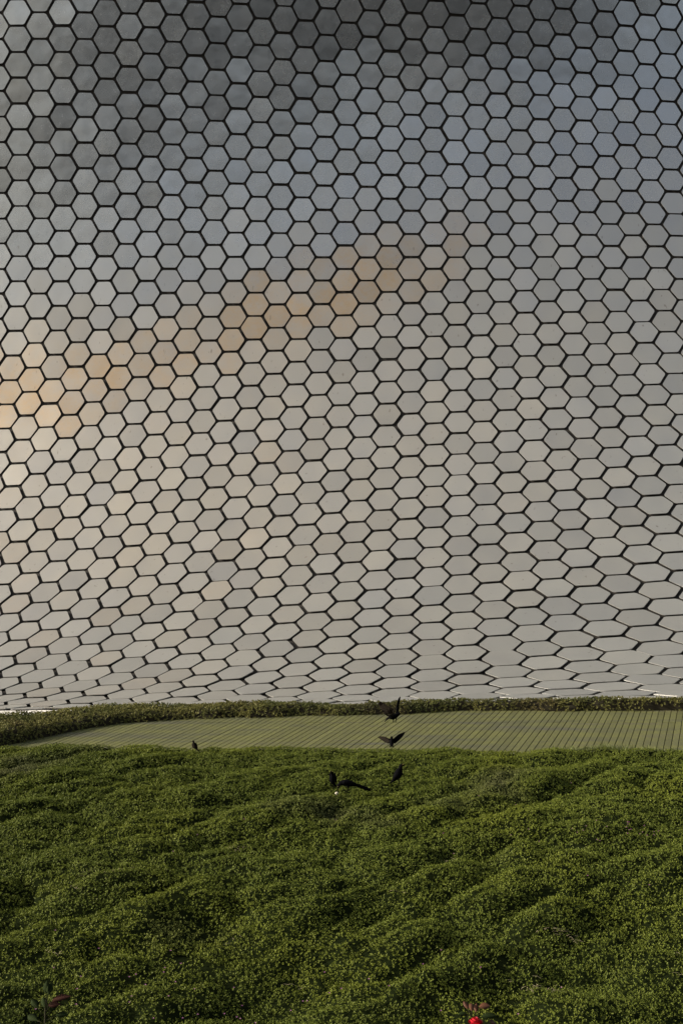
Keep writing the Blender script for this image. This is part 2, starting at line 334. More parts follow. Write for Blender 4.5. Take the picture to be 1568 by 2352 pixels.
def lawn_w(x, u):
    p = x * 0.74 + u * 0.67
    q = -x * 0.67 + u * 0.74
    q = q + 0.25 * vnoise(p * 0.5, q * 0.6, 31)
    h = 0.118 * np.abs(vnoise(p / 0.95, q / 0.52, 1)) ** 0.85 + 0.056 * np.abs(vnoise(p / 0.34, q / 0.22, 2)) ** 0.8 + 0.038 * np.abs(vnoise(x / 0.17, u / 0.15, 13)) + 0.016 * vnoise(x / 0.075, u / 0.075, 3) - 0.050
    h = h + 0.04 * vnoise(x / 2.6, u / 2.6, 4)
    h = h * (1 - 0.8 * np.exp(-(((x - 0.2) / 0.7) ** 2 + ((u - 9.95) / 0.42) ** 2)))     # trodden flat where the birds feed
    for bx, bu, r, a in BUMPS: h = h + a * np.exp(-((x - bx) ** 2 + (u - bu) ** 2) / (r * r))
    for bx, bu, r, a in PITS: h = h - a * np.exp(-(((x - bx) / 1.4) ** 2 + (u - bu) ** 2) / (r * r))
    e = np.interp(x, EDGE_X, EDGE_U) + 0.05 * vnoise(x / 0.35, x * 0 + 3, 9)
    k = np.clip((e - u) / 0.25, 0, 1)
    flat = np.clip((12.8 - u) / 2.4, 0.33, 1)
    return h * flat - 0.16 * (1 - k) ** 2, e

def sheet(name, mat, x0, x1, u0, u1, step, fw, parent=None, kind='structure'):
    xs = np.arange(x0, x1 + step / 2, step); us = np.arange(u0, u1 + step / 2, step)
    X, U = np.meshgrid(xs, us)
    P = bank(X, U, fw(X, U)).reshape(-1, 3)
    nx, nu = len(xs), len(us)
    idx = np.arange(nx * nu).reshape(nu, nx)
    L = np.stack([idx[:-1, :-1], idx[:-1, 1:], idx[1:, 1:], idx[1:, :-1]], -1).reshape(-1)
    me = mesh_fast(name, P, L, 4)
    me.polygons.foreach_set('use_smooth', [True] * len(me.polygons))
    return tag(link(name, me, parent, [mat]), kind=kind)

sheet('soil_bank', M['soil'], -30, 30, -1.0, 15.0, 1.0, lambda x, u: x * 0 - 0.30)
sheet('lawn', M['lawn_base'], -9.0, 9.0, -1.0, 12.15, 0.06, lambda x, u: lawn_w(x, u)[0] - 0.02)

def sprigs(name, mat, X, U, W, NX, NU, leaves, size, up, parent=None, rnd_bias=0.0):
    """leafy shoots: for every root, `leaves` narrow folded blades spread round it"""
    n = len(X)
    root = bank(X, U, W)
    ex = np.array([1.0, 0, 0])
    # local surface normal from the height gradient
    nor = EN[None, :] - NX[:, None] * ex - NU[:, None] * EU
    nor /= np.linalg.norm(nor, axis=1)[:, None]
    t1 = ex[None, :] - (nor @ ex)[:, None] * nor
    t1 /= np.linalg.norm(t1, axis=1)[:, None]
    t2 = np.cross(nor, t1)
    base_az = RNG.uniform(0, 2 * np.pi, n)
    srnd = RNG.uniform(0, 1, n)
    V = np.empty((n, leaves, 4, 3), np.float32); A = np.empty((n, leaves, 4), np.float32)
    stem_h = RNG.uniform(0.0, up, n)
    for k in range(leaves):
        az = base_az + 2 * np.pi * k / leaves + RNG.normal(0, 0.5, n)
        el = RNG.uniform(0.15, 1.25, n)
        ln = size * RNG.uniform(0.65, 1.3, n) * np.interp(U, [5.0, 9.5], [0.78, 1.05])
        d = (np.cos(az) * np.cos(el))[:, None] * t1 + (np.sin(az) * np.cos(el))[:, None] * t2 + np.sin(el)[:, None] * nor
        s = -np.sin(az)[:, None] * t1 + np.cos(az)[:, None] * t2
        r = root + (stem_h * (0.4 + 0.6 * k / max(1, leaves - 1)))[:, None] * nor
        wdt = ln * RNG.uniform(0.22, 0.32, n)
        mid = r + d * (ln * 0.55)[:, None] + nor * (ln * 0.06)[:, None]
        V[:, k, 0] = r; V[:, k, 1] = mid + s * wdt[:, None]; V[:, k, 2] = r + d * ln[:, None]; V[:, k, 3] = mid - s * wdt[:, None]
        A[:, k, :] = np.clip(0.55 * srnd + 0.45 * RNG.uniform(0, 1, n) + rnd_bias, 0, 1)[:, None]
    V = V.reshape(-1, 3)
    me = mesh_fast(name, V, np.arange(len(V)), 4, {'rnd': A.ravel()})
    return tag(link(name, me, parent, [mat]), kind='stuff')

def grad(fn, X, U, e=0.02):
    return (fn(X + e, U) - fn(X - e, U)) / (2 * e), (fn(X, U + e) - fn(X, U - e)) / (2 * e)

def lawn_leaves():
    n, m = 255000, 60000                       # dense in front, sparser and bigger leaves out at the sides
    U = np.sqrt(RNG.uniform(4.7 ** 2, 12.1 ** 2, n))
    X = RNG.uniform(-1, 1, n) * (0.36 * U + 0.8)
    U2 = RNG.uniform(4.7, 12.1, m)
    X2 = (0.36 * U2 + RNG.uniform(0.7, 3.4, m)) * RNG.choice((-1.0, 1.0), m)
    X, U = np.concatenate([X, X2]), np.concatenate([U, U2])
    side = np.concatenate([np.ones(n), np.full(m, 1.7)])
    n = n + m
    W, E = lawn_w(X, U)
    keep = (U < E + 0.05 * RNG.normal(0, 1, n)) & (vnoise(X / 0.085, U / 0.10, 41) + 0.6 * vnoise(X / 0.3, U / 0.3, 42) + RNG.uniform(-0.9, 0.9, n) > -0.85)
    X, U, W, side = X[keep], U[keep], W[keep], side[keep]
    gx, gu = grad(lambda a, b: lawn_w(a, b)[0], X, U)
    o = sprigs('ground_cover', M['lawn'], X, U, W - 0.012, np.clip(gx, -1.2, 1.2), np.clip(gu, -1.2, 1.2), 4, 0.0136 * side, 0.026)
    tag(o, 'low green leafy ground cover rolling over the whole bank', 'ground cover')
lawn_leaves()

# ------------------------------------------------------------------ leafy hedge strip under the facade
IVY_X = np.array([-9.0, -4.85, -4.26, -4.09, -3.85, -3.57, -3.28, -2.98, -2.59, -2.08, -0.96, 0.0, 0.97, 2.16, 4.93, 9.0])
IVY_F = np.array([11.6, 11.85, 12.10, 12.30, 12.62, 12.97, 13.25, 13.52, 13.60, 13.72, 13.88, 14.00, 14.10, 14.27, 14.30, 14.35])
CR_X = np.array([-9.0, -4.6, -4.25, -3.8, -3.3, -2.5, -0.75, 0.0, 1.2, 3.0, 4.9, 9.0])
CR_U = np.array([12.9, 13.30, 13.45, 13.75, 14.15, 14.22, 14.30, 14.20, 14.40, 14.45, 14.36, 14.4])
CR_W = np.array([0.09, 0.072, 0.070, 0.062, 0.044, 0.034, 0.03, 0.030, 0.044, 0.072, 0.098, 0.10])
def ivy_w(x, u):
    f = np.interp(x, IVY_X, IVY_F) + 0.06 * vnoise(x / 0.3, x * 0 + 7, 5)
    cu = np.interp(x, CR_X, CR_U); cw = np.interp(x, CR_X, CR_W) + 0.02 * vnoise(x / 0.55, x * 0 + 2, 6)
    rise = np.clip((u - f) / np.minimum(0.22, 0.75 * (cu - f)), 0, 1)
    w = -0.14 + (cw + 0.14) * np.sqrt(1 - (1 - rise) ** 2)
    w = np.where(u > cu, cw - 0.55 * (u - cu), w)
    w = w + 0.018 * vnoise(x / 0.22, u / 0.22, 8) + 0.012 * vnoise(x / 0.09, u / 0.09, 12)
    return w, f
hedge = empty('hedge', bank(0.0, 13.9, -0.1))
tag(hedge, 'low brownish green leafy hedge strip along the foot of the hexagon facade', 'hedge')
def hedge_build():
    o = sheet('hedge_body', M['soil'], -9.0, 9.0, 11.5, 15.6, 0.05, lambda x, u: np.where(u < ivy_w(x, u)[1], -0.6, ivy_w(x, u)[0] - 0.03), None, kind='stuff')
    o.parent = hedge; o.matrix_parent_inverse = hedge.matrix_world.inverted()
    n = 85000
    X = RNG.uniform(-7.2, 7.2, n); U = RNG.uniform(11.9, 15.1, n)
    W, F = ivy_w(X, U)
    cu = np.interp(X, CR_X, CR_U)
    k = (U > F - 0.01) & (U < cu + 0.75)
    X, U, W = X[k], U[k], W[k]
    gx, gu = grad(lambda a, b: ivy_w(a, b)[0], X, U)
    f = sprigs('foliage', M['ivy'], X, U, W - 0.02, np.clip(gx, -2, 2), np.clip(gu, -2.5, 2.5), 5, 0.024, 0.035)
    f.parent = hedge
    f.matrix_parent_inverse = hedge.matrix_world.inverted()
bpy.context.view_layer.update()
hedge_build()

# ------------------------------------------------------------------ timber deck between bank and hedge
def deck():
    root = empty('timber_deck', bank(0.0, 12.0, -0.1))
    tag(root, 'mossy timber deck of narrow diagonal boards between bank and hedge', 'deck')
    bpy.context.view_layer.update()
    inv = root.matrix_world.inverted()
    pitch, slant, top, th = 0.0875, 0.376, -0.08, 0.03
    gap = 0.0088
    for seg, (ua, ub) in enumerate(((11.6, 13.55), (13.556, 14.75))):
        c = -9.2
        while c < 2.6:
            xa, xb = c + slant * ua, c + slant * ub
            vis = [x > np.interp(x, IVY_X, IVY_F) * 0 + np.interp(u, IVY_F[:10], IVY_X[:10]) - 0.15 for x, u in ((xa, ua), (xb, ub), ((xa + xb) / 2, (ua + ub) / 2))]
            fr = np.interp(xa, IVY_X, IVY_F)
            if any(vis) and fr > ua - 0.2:
                dz = random.uniform(-0.0015, 0.0015); j = random.uniform(-0.001, 0.001)
                w0 = pitch - gap
                b = 0.002
                prof = [(j, top - th), (j, top - b + dz), (j + b, top + dz), (j + w0 - b, top + dz), (j + w0, top - b + dz), (j + w0, top - th)]
                us = [ua, ub]
                vs = []
                for u in us:
                    vs += [bank(c + slant * u + px, u, pw) for px, pw in prof]
                fs = [(k, k + 1, k + 7, k + 6) for k in range(5)] + [(0, 5, 4, 3, 2, 1), (6, 7, 8, 9, 10, 11)]
                me = mesh_from('board', [tuple(v) for v in vs], fs)
                a = me.attributes.new('rnd', 'FLOAT', 'POINT')
                a.data.foreach_set('value', [random.random()] * len(vs))
                o = link('board', me, root, [M['deck']])
                o.matrix_parent_inverse = inv
            c += pitch
    # bearer under the joint, seen as a dark line
    vs = [bank(x, u, w) for x in (-6.0, 8.0) for u, w in ((13.45, -0.20), (13.65, -0.20), (13.65, -0.115), (13.45, -0.115))]
    o = link('bearer', mesh_from('bearer', vs, [(0, 1, 2, 3), (4, 7, 6, 5), (0, 4, 5, 1), (1, 5, 6, 2), (2, 6, 7, 3), (3, 7, 4, 0)]), root, [M['soil']])
    o.matrix_parent_inverse = inv
deck()

# ------------------------------------------------------------------ facade of hexagonal panels
G = np.array([[tuple(map(int, t.split(','))) for t in row.split()] for row in GRID.strip().split('\n')], float) / 1000.0
GI0, GJ0 = -8, -8
def cr(t):
    return np.stack([((-t + 2) * t - 1) * t / 2, ((3 * t - 5) * t) * t / 2 + 1, ((-3 * t + 4) * t + 1) * t / 2, (t - 1) * t * t / 2], -1)
def surf(a, b):
    """point of the facade at column a, row b"""
    a = (np.asarray(a, float) - GI0) / 2; b = (np.asarray(b, float) - GJ0) / 2
    ia = np.clip(np.floor(a).astype(int), 1, G.shape[0] - 3); ib = np.clip(np.floor(b).astype(int), 1, G.shape[1] - 3)
    wa, wb = cr(a - ia), cr(b - ib)
    p = 0
    for k in range(4):
        for l in range(4):
            p = p + (wa[..., k] * wb[..., l])[..., None] * G[ia - 1 + k, ib - 1 + l]
    return p
def surf_n(a, b):
    e = 0.05
    n = np.cross(surf(a + e, b) - surf(a - e, b), surf(a, b - e) - surf(a, b + e))
    n /= np.linalg.norm(n, axis=-1)[..., None]
    return n * np.sign((n @ np.array([0.0, -0.7, 0.7])))[..., None]          # towards the street
def rim(a): return np.interp(a, [-8, 8, 20, 28, 40], [33.2, 33.2, 34.6, 35.1, 35.1])

def project(p):
    x, y, z = p[..., 0], p[..., 1], p[..., 2] - CAM[2]
    d = y * math.cos(TILT) + z * math.sin(TILT); h = -y * math.sin(TILT) + z * math.cos(TILT)
    return np.stack([0.5 + 35 / 24.0 * x / d, 0.5 + 35 / 36.0 * h / d], -1)

museum = empty('museum_building', (0.0, 18.0, 2.0))
tag(museum, 'curving museum facade clad in silver grey hexagonal aluminium panels', 'building')
bpy.context.view_layer.update()
MINV = museum.matrix_world.inverted()

BAND_I = [-8, 0, 3.75, 6.3, 10, 12.5, 15.6, 18, 20.5, 23]
BAND_J = [16.4, 15.2, 14.9, 14.1, 12.8, 11.7, 10.8, 10.3, 8.9, 8.0]
def panel_geometry(i, j, rg):
    """one panel: rounded, slightly tilted plate; returns verts, faces, attributes"""
    b0 = j + (0.5 if i % 2 else 0.0)
    hexp = [(2 / 3, 0), (1 / 3, 0.5), (-1 / 3, 0.5), (-2 / 3, 0), (-1 / 3, -0.5), (1 / 3, -0.5)]
    poly = [(i + da, b0 + db) for da, db in hexp]
    r = float(rim(i))
    out = []
    for k in range(6):
        p, q = poly[k], poly[(k + 1) % 6]
        if p[1] <= r: out.append(p)
        if (p[1] <= r) != (q[1] <= r):
            t = (r - p[1]) / (q[1] - p[1]); out.append((p[0] + t * (q[0] - p[0]), r))
    if len(out) < 3 or max(o[1] for o in out) - min(o[1] for o in out) < 0.12: return None
    ab = np.array(out)
    V = surf(ab[:, 0], ab[:, 1])
    c = V.mean(0)
    n = surf_n(np.array(ab[:, 0].mean()), np.array(ab[:, 1].mean()))
    n = n + rg.normal(0, 0.011, 3); n /= np.linalg.norm(n)
    V = V - ((V - c) @ n)[:, None] * n
    # inset every edge by half the joint, the width of which wanders a little
    m = len(V); L = []
    for k in range(m):
        p, q = V[k], V[(k + 1) % m]
        e = (q - p) / np.linalg.norm(q - p); nn = np.cross(n, e)
        if (c - p) @ nn < 0: nn = -nn
        L.append((p + nn * (0.036 + rg.normal(0, 0.0065)), e, nn))
    R = []
    for k in range(m):
        p1, e1, n1 = L[k - 1]; p2, e2, n2 = L[k]
        den = e1 @ n2
        t = ((p2 - p1) @ n2) / den if abs(den) > 1e-4 else 0.0
        R.append(p1 + e1 * t)
    R = np.array(R); ring = []
    for k in range(m):
        a = R[k - 1] - R[k]; b = R[(k + 1) % m] - R[k]
        la, lb = np.linalg.norm(a), np.linalg.norm(b)
        rr = min(0.03, 0.3 * la, 0.3 * lb)
        ring += [R[k] + a / la * rr, R[k] + b / lb * rr]
    ring = np.array(ring)
    lift = n * rg.normal(0, 0.004)
    top = ring + lift; bot = ring + lift - n * 0.013
    M2 = len(ring)
    verts = np.vstack([top, bot])
    faces = [tuple(range(M2)), tuple(range(2 * M2 - 1, M2 - 1, -1))] + [(k, k + M2, (k + 1) % M2 + M2, (k + 1) % M2) for k in range(M2)]
    if np.cross(top[1] - top[0], top[3] - top[0]) @ n < 0:
        faces = [f[::-1] for f in faces]
    # dirt gathers on the panels that lean back; the warm band is a tan tint along a diagonal
    bj = np.interp(i, BAND_I, BAND_J)
    band = math.exp(-((b0 - bj + 0.25) / 1.55) ** 2) * np.interp(i, [-8, 0, 4, 6, 8, 9, 11, 14, 17.2, 18.2, 20, 22], [1, 1, 1, 0.7, 0.6, 0.5, 0.85, 1.0, 0.95, 0.35, 0.5, 0.0])
    tan_tint = float(np.clip(band * 1.15 + rg.normal(0, 0.18) * (band > 0.12), 0, 1)) * 0.76
    if b0 > bj + 1.2 and i < 14 and rg.random() < 0.25: tan_tint = max(tan_tint, rg.uniform(0.0, 0.16))
    grime = float(np.clip(0.17 + 0.63 / (1 + math.exp(-(b0 - np.interp(i, [-8, 0, 12, 22, 40], [11.5, 11.0, 9.5, 7.5, 7.5])) / 1.9)) + rg.normal(0, 0.05), 0.02, 0.95))
    if rg.random() < 0.10: grime *= 0.88         # a few cleaner, shinier plates
    warm = np.interp(b0, [9, 13, 22, 29], [0.15, 0.85, 0.8, 0.1]) * np.interp(i, [-8, 10, 20, 28], [1.0, 0.95, 0.55, 0.15])
    return verts, faces, n, (float(rg.random()), grime, tan_tint, float(np.clip(warm + rg.normal(0, 0.09), 0, 1)))

def facade():
    rg = np.random.default_rng(5)
    plates = []
    for i in range(-5, 38):
        for j in range(-4, 37):
            b0 = j + (0.5 if i % 2 else 0.0)
            if b0 - 0.5 > rim(i): continue
            g = panel_geometry(i, j, rg)
            if g is None: continue
            v, f, n, at = g
            s = project(v[:len(v) // 2])
            x, y = s[:, 0], s[:, 1]
            area = 0.5 * abs(np.dot(x, np.roll(y, 1)) - np.dot(y, np.roll(x, 1)))
            cx, cy = x.mean(), y.mean()
            inside = 0.0 < cx < 1.0 and 0.31 < cy < 1.0
            if not (-0.45 < cx < 1.45 and cy < 1.25): continue
            plates.append((area if inside else 0.0, v, f, at))
    order = sorted(range(len(plates)), key=lambda k: -plates[k][0])
    single = set(order[:300])
    names = ('rnd', 'grime', 'tan_tint', 'hue')
    AV, AF, AA = [], [], []
    off = 0
    for k, (_, v, f, at) in enumerate(plates):
        if k in single:
            me = mesh_from('panel', v, f)
            for nm, val in zip(names, at):
                a = me.attributes.new(nm, 'FLOAT', 'POINT'); a.data.foreach_set('value', [val] * len(v))
            o = link('panel', me, museum, [M['panel']]); o.matrix_parent_inverse = MINV
        else:
            AV.append(v); AF += [tuple(q + off for q in ff) for ff in f]; AA += [at] * len(v); off += len(v)
    me = mesh_from('panel_field', np.vstack(AV), AF)
    AA = np.array(AA)
    for q, nm in enumerate(names):
        a = me.attributes.new(nm, 'FLOAT', 'POINT'); a.data.foreach_set('value', AA[:, q].astype(np.float32))
    o = link('panel_field', me, museum, [M['panel']]); o.matrix_parent_inverse = MINV
    tag(o, kind='stuff')
    # dark membrane behind the joints
    a = np.linspace(-6, 38, 89); t = np.linspace(0, 1, 82)
    A, T = np.meshgrid(a, t)
    B = -5 + T * (rim(A) - 0.15 + 5)
    P = surf(A, B) - surf_n(A, B) * DEPTH
    idx = np.arange(A.size).reshape(A.shape)
    Lp = np.stack([idx[:-1, :-1], idx[:-1, 1:], idx[1:, 1:], idx[1:, :-1]], -1).reshape(-1)
    me = mesh_fast('backing', P.reshape(-1, 3), Lp, 4)
    me.polygons.foreach_set('use_smooth', [True] * len(me.polygons))
    o = link('backing', me, museum, [M['backing']]); o.matrix_parent_inverse = MINV
    # white plinth under the rim
    a = np.linspace(-6, 38, 89)
    P = surf(a, rim(a)); back = np.stack([0 * a, np.interp(a, [9, 14], [0.06, 0.5]), np.interp(a, [10, 14], [-0.035, -0.30])], -1)
    rows = [P + back, P + back + np.array([0, 0.02, -0.9])]
    P = np.vstack(rows); n = len(a)
    F = [(r * n + k, r * n + k + 1, (r + 1) * n + k + 1, (r + 1) * n + k) for r in range(1) for k in range(n - 1)]
    o = link('plinth', mesh_from('plinth', P, F, True), museum, [M['white']]); o.matrix_parent_inverse = MINV
DEPTH = 0.062
facade()

# ------------------------------------------------------------------ unseen office blocks, added and sized so the metal mirrors something dark
def added_tower(x0, x1, y, depth, h, floors, label):
    z0 = -1.75
    t = empty('added_office_block', ((x0 + x1) / 2, y - depth / 2, z0))
    tag(t, label, 'building')
    bpy.context.view_layer.update(); inv = t.matrix_world.inverted()
    def box(name, a, b, mat):
        v = [(x, yy, z) for x in (a[0], b[0]) for yy in (a[1], b[1]) for z in (a[2], b[2])]
        f = [(0, 1, 3, 2), (4, 6, 7, 5), (0, 4, 5, 1), (2, 3, 7, 6), (0, 2, 6, 4), (1, 5, 7, 3)]
        o = link(name, mesh_from(name, v, f), t, [mat]); o.matrix_parent_inverse = inv
    box('added_block_wall', (x0, y - depth, z0), (x1, y, z0 + h), M['concrete'])
    box('added_block_parapet', (x0 - 0.4, y - depth - 0.4, z0 + h), (x1 + 0.4, y + 0.4, z0 + h + 1.0), M['concrete'])
    fh = h / floors
    for k in range(floors):
        box('added_block_window', (x0 + 1.0, y - 0.5, z0 + fh * k + fh * 0.35), (x1 - 1.0, y + 0.05, z0 + fh * k + fh * 0.85), M['glass'])
added_tower(-85.0, -33.0, -48.0, 18.0, 23.0, 7, 'low wide dark office block out of view, added for its reflection, leftmost of three')
added_tower(-29.0, 18.0, -52.0, 18.0, 33.0, 10, 'dark office block out of view, added for its reflection, facing the middle of the facade')
added_tower(20.0, 54.0, -54.0, 18.0, 44.0, 13, 'tallest dark office block out of view, added for its reflection, rightmost of three')

# ------------------------------------------------------------------ birds
def ring_loft(path, seg=10, cap=True):
    """path: list of (point, lateral radius, in-plane radius); the path lies in the local x-z plane"""
    V, F = [], []
    pts = [np.array(p[0], float) for p in path]
    for k, (p, ra, rb) in enumerate(path):
        t = pts[min(k + 1, len(pts) - 1)] - pts[max(k - 1, 0)]
        t /= np.linalg.norm(t)
        side = np.array([0.0, 1.0, 0.0]); side -= (side @ t) * t; side /= np.linalg.norm(side)
        upv = np.cross(t, side)
        for s in range(seg):
            a = 2 * math.pi * s / seg
            V.append(np.array(p, float) + side * ra * math.cos(a) + upv * rb * math.sin(a))
    for k in range(len(path) - 1):
        for s in range(seg):
            F.append((k * seg + s, k * seg + (s + 1) % seg, (k + 1) * seg + (s + 1) % seg, (k + 1) * seg + s))
    if cap:
        F.append(tuple(range(seg - 1, -1, -1))); F.append(tuple((len(path) - 1) * seg + s for s in range(seg)))
    return V, F

def merge(parts):
    V, F, off = [], [], 0
    for v, f in parts:
        V += list(v); F += [tuple(q + off for q in ff) for ff in f]; off += len(v)
    return V, F

def leg(hip, knee, foot, yaw=0.0):
    h, k, f = map(lambda q: np.array(q, float), (hip, knee, foot))
    parts = [ring_loft([(h, 0.009, 0.009), ((h + k) / 2, 0.006, 0.006), (k, 0.0032, 0.0032)], 6),
             ring_loft([(k, 0.0032, 0.0032), (f + (0, 0, 0.004), 0.0028, 0.0028)], 6)]
    for a, l in ((0.0, 0.026), (0.5, 0.023), (-0.5, 0.023), (math.pi, 0.018)):
        tip = f + np.array([math.cos(a + yaw) * l, math.sin(a + yaw) * l, 0.0])
        v, fc = ring_loft([(f + (0, 0, 0.004), 0.0026, 0.0026), (tip + (0, 0, 0.002), 0.0014, 0.0014)], 5)
        parts.append((v, fc))
    return merge(parts)

def bird(label, x, u, facing, spine, legs, wings_folded, mat, scale=1.0, pose=None, w_off=0.032, group='grackles on the bank'):
    """spine runs beak tip -> head -> body -> tail tip; facing = heading about the vertical"""
    w = float(lawn_w(np.array(x), np.array(u))[0]) + w_off
    parts = [ring_loft(spine, 12)]
    for q in wings_folded: parts.append(ring_loft(q[0], 8)); parts[-1] = ([v + np.array((0, q[1], 0)) for v in parts[-1][0]], parts[-1][1])
    for l in legs: parts.append(leg(*l))
    V, F = merge(parts)
    o = link('grackle', mesh_from('grackle', [v * scale for v in V], F, True), None, [mat])
    o.location = bank(x, u, w); o.rotation_euler = (0, 0, facing)
    tag(o, label, 'bird', group)
    head = np.array(spine[2][0], float); hr = spine[2][1]
    for s in (-1, 1):
        v, f = ring_loft([(head + (0.006, s * (hr - 0.002), 0.003), 0.0035, 0.0035), (head + (0.008, s * (hr + 0.0012), 0.003), 0.002, 0.002)], 6)
        e = link('eye', mesh_from('eye', [q * scale for q in v], f, True), o, [M['eye']])
    return o

def folded(shoulder, mid, tip, ra=0.010, rb=0.030):
    s, m, t = (np.array(q, float) for q in (shoulder, mid, tip))
    return [(s, 0.004, 0.008), (s * 0.7 + m * 0.3, ra * 0.9, rb * 0.85), (m, ra, rb), (m * 0.45 + t * 0.55, ra * 0.7, rb * 0.62), (t, 0.002, 0.005)]

# upright, beak forward, long keeled tail hanging behind
UPRIGHT = [((0.086, 0, 0.184), 0.001, 0.001), ((0.062, 0, 0.188), 0.006, 0.006), ((0.040, 0, 0.190), 0.0150, 0.0155), ((0.026, 0, 0.185), 0.0170, 0.0175),
           ((0.018, 0, 0.165), 0.0155, 0.0170), ((0.014, 0, 0.142), 0.0240, 0.0265), ((0.004, 0, 0.112), 0.0330, 0.0380), ((-0.010, 0, 0.083), 0.0320, 0.0370),
           ((-0.030, 0, 0.058), 0.0220, 0.0250), ((-0.052, 0, 0.036), 0.0150, 0.0130), ((-0.082, 0, 0.014), 0.0170, 0.0075), ((-0.112, 0, -0.006), 0.0210, 0.0050), ((-0.128, 0, -0.016), 0.0140, 0.0025)]
UPLEGS = [((0.000, 0.014, 0.062), (-0.006, 0.016, 0.036), (0.006, 0.017, -0.004)), ((0.000, -0.014, 0.062), (-0.004, -0.016, 0.036), (0.012, -0.017, -0.004))]
UPWINGS = [(folded((0.014, 0, 0.148), (-0.010, 0, 0.104), (-0.062, 0, 0.036)), 0.027), (folded((0.014, 0, 0.148), (-0.010, 0, 0.104), (-0.062, 0, 0.036)), -0.027)]
# feeding: body level, head bent to the ground, long tail trailing
PECK = [((0.094, 0, 0.018), 0.001, 0.001), ((0.092, 0, 0.036), 0.005, 0.005), ((0.088, 0, 0.056), 0.0140, 0.0150), ((0.080, 0, 0.074), 0.0165, 0.0170),
        ((0.062, 0, 0.090), 0.0180, 0.0190), ((0.036, 0, 0.094), 0.0280, 0.0280), ((0.000, 0, 0.092), 0.0330, 0.0330), ((-0.036, 0, 0.086), 0.0300, 0.0285),
        ((-0.072, 0, 0.076), 0.0210, 0.0190), ((-0.105, 0, 0.066), 0.0160, 0.0150), ((-0.150, 0, 0.052), 0.0150, 0.0165), ((-0.200, 0, 0.034), 0.0140, 0.0170), ((-0.235, 0, 0.020), 0.0080, 0.0110)]
PECKLEGS = [((0.004, 0.015, 0.072), (-0.012, 0.016, 0.040), (0.022, 0.018, -0.004)), ((-0.008, -0.015, 0.072), (-0.022, -0.016, 0.040), (-0.010, -0.018, -0.004))]
PECKWINGS = [(folded((0.046, 0, 0.098), (-0.004, 0, 0.096), (-0.110, 0, 0.076), 0.009, 0.022), 0.026), (folded((0.046, 0, 0.098), (-0.004, 0, 0.096), (-0.110, 0, 0.076), 0.009, 0.022), -0.026)]

bird('glossy black bird standing tall in profile, rightmost on the leafy bank', 0.59, 10.19, -0.25, UPRIGHT, UPLEGS, UPWINGS, M['bird'], 1.0)
bird('black bird standing upright and facing us, behind the feeding bird', -0.09, 10.10, -1.9, [(tuple(np.array(p) * (1, 1, 0.86) + (0, 0, 0)), a, b) for p, a, b in UPRIGHT], UPLEGS, UPWINGS, M['bird'], 0.95)
bird('black bird bending down with its long tail out, feeding on a crumb', 0.055, 9.86, math.pi + 0.12, PECK, PECKLEGS, PECKWINGS, M['bird'], 1.0)
bird('small brownish bird sitting hunched at the top edge of the bank, left of the others', -1.73, 11.66, 2.5, [(tuple(np.array(p) * (0.8, 1, 0.70)), a * 1.02, b * 0.95) for p, a, b in UPRIGHT], UPLEGS,
     [(([(tuple(np.array(p) * (0.8, 1, 0.70)), a, b) for p, a, b in q[0]]), q[1]) for q in UPWINGS], M['brown_bird'], 0.76, None, 0.0)

def wing_mesh(root, bones, feathers, thick=0.0016):
    """spread wing: an arm loft plus overlapping flight feathers, each (base, tip, width)"""
    parts = []
    V, F = [], []
    arm = [np.array(b, float) for b in bones]
    for k in range(len(arm) - 1):
        a, b = arm[k], arm[k + 1]
        r0, r1 = 0.011 - 0.003 * k, 0.008 - 0.003 * k
        d = (b - a) / np.linalg.norm(b - a)
        s = np.cross(d, (0.13, 0.91, 0.4)); s /= np.linalg.norm(s); q = np.cross(d, s)
        v = [p + (s * math.cos(t) + q * math.sin(t)) * r for p, r in ((a, r0), (b, max(r1, 0.002))) for t in np.linspace(0, 2 * math.pi, 7)[:-1]]
        parts.append((v, [(m, (m + 1) % 6, (m + 1) % 6 + 6, m + 6) for m in range(6)] + [(5, 4, 3, 2, 1, 0), (6, 7, 8, 9, 10, 11)]))
    for base, tip, wd in feathers:
        a, b = np.array(base, float), np.array(tip, float)
        d = b - a; L = np.linalg.norm(d); d /= L
        nrm = np.array(wing_mesh.normal, float); nrm -= (nrm @ d) * d; nrm /= np.linalg.norm(nrm)
        s = np.cross(nrm, d)
        prof = [(0.0, 0.35), (0.35, 0.8), (0.75, 1.0), (0.93, 0.75), (1.0, 0.2)]
        v = []
        for t, ww in prof:
            c = a + d * L * t + nrm * (0.012 * t * t)
            v += [c - s * wd * ww / 2, c + nrm * thick, c + s * wd * ww / 2, c - nrm * thick * 0.4]
        f = []
        for k in range(len(prof) - 1):
            for m in range(4): f.append((k * 4 + m, k * 4 + (m + 1) % 4, (k + 1) * 4 + (m + 1) % 4, (k + 1) * 4 + m))
        f += [(0, 1, 2, 3), tuple(16 + m for m in (3, 2, 1, 0))]
        parts.append((v, f))
    return merge(parts)

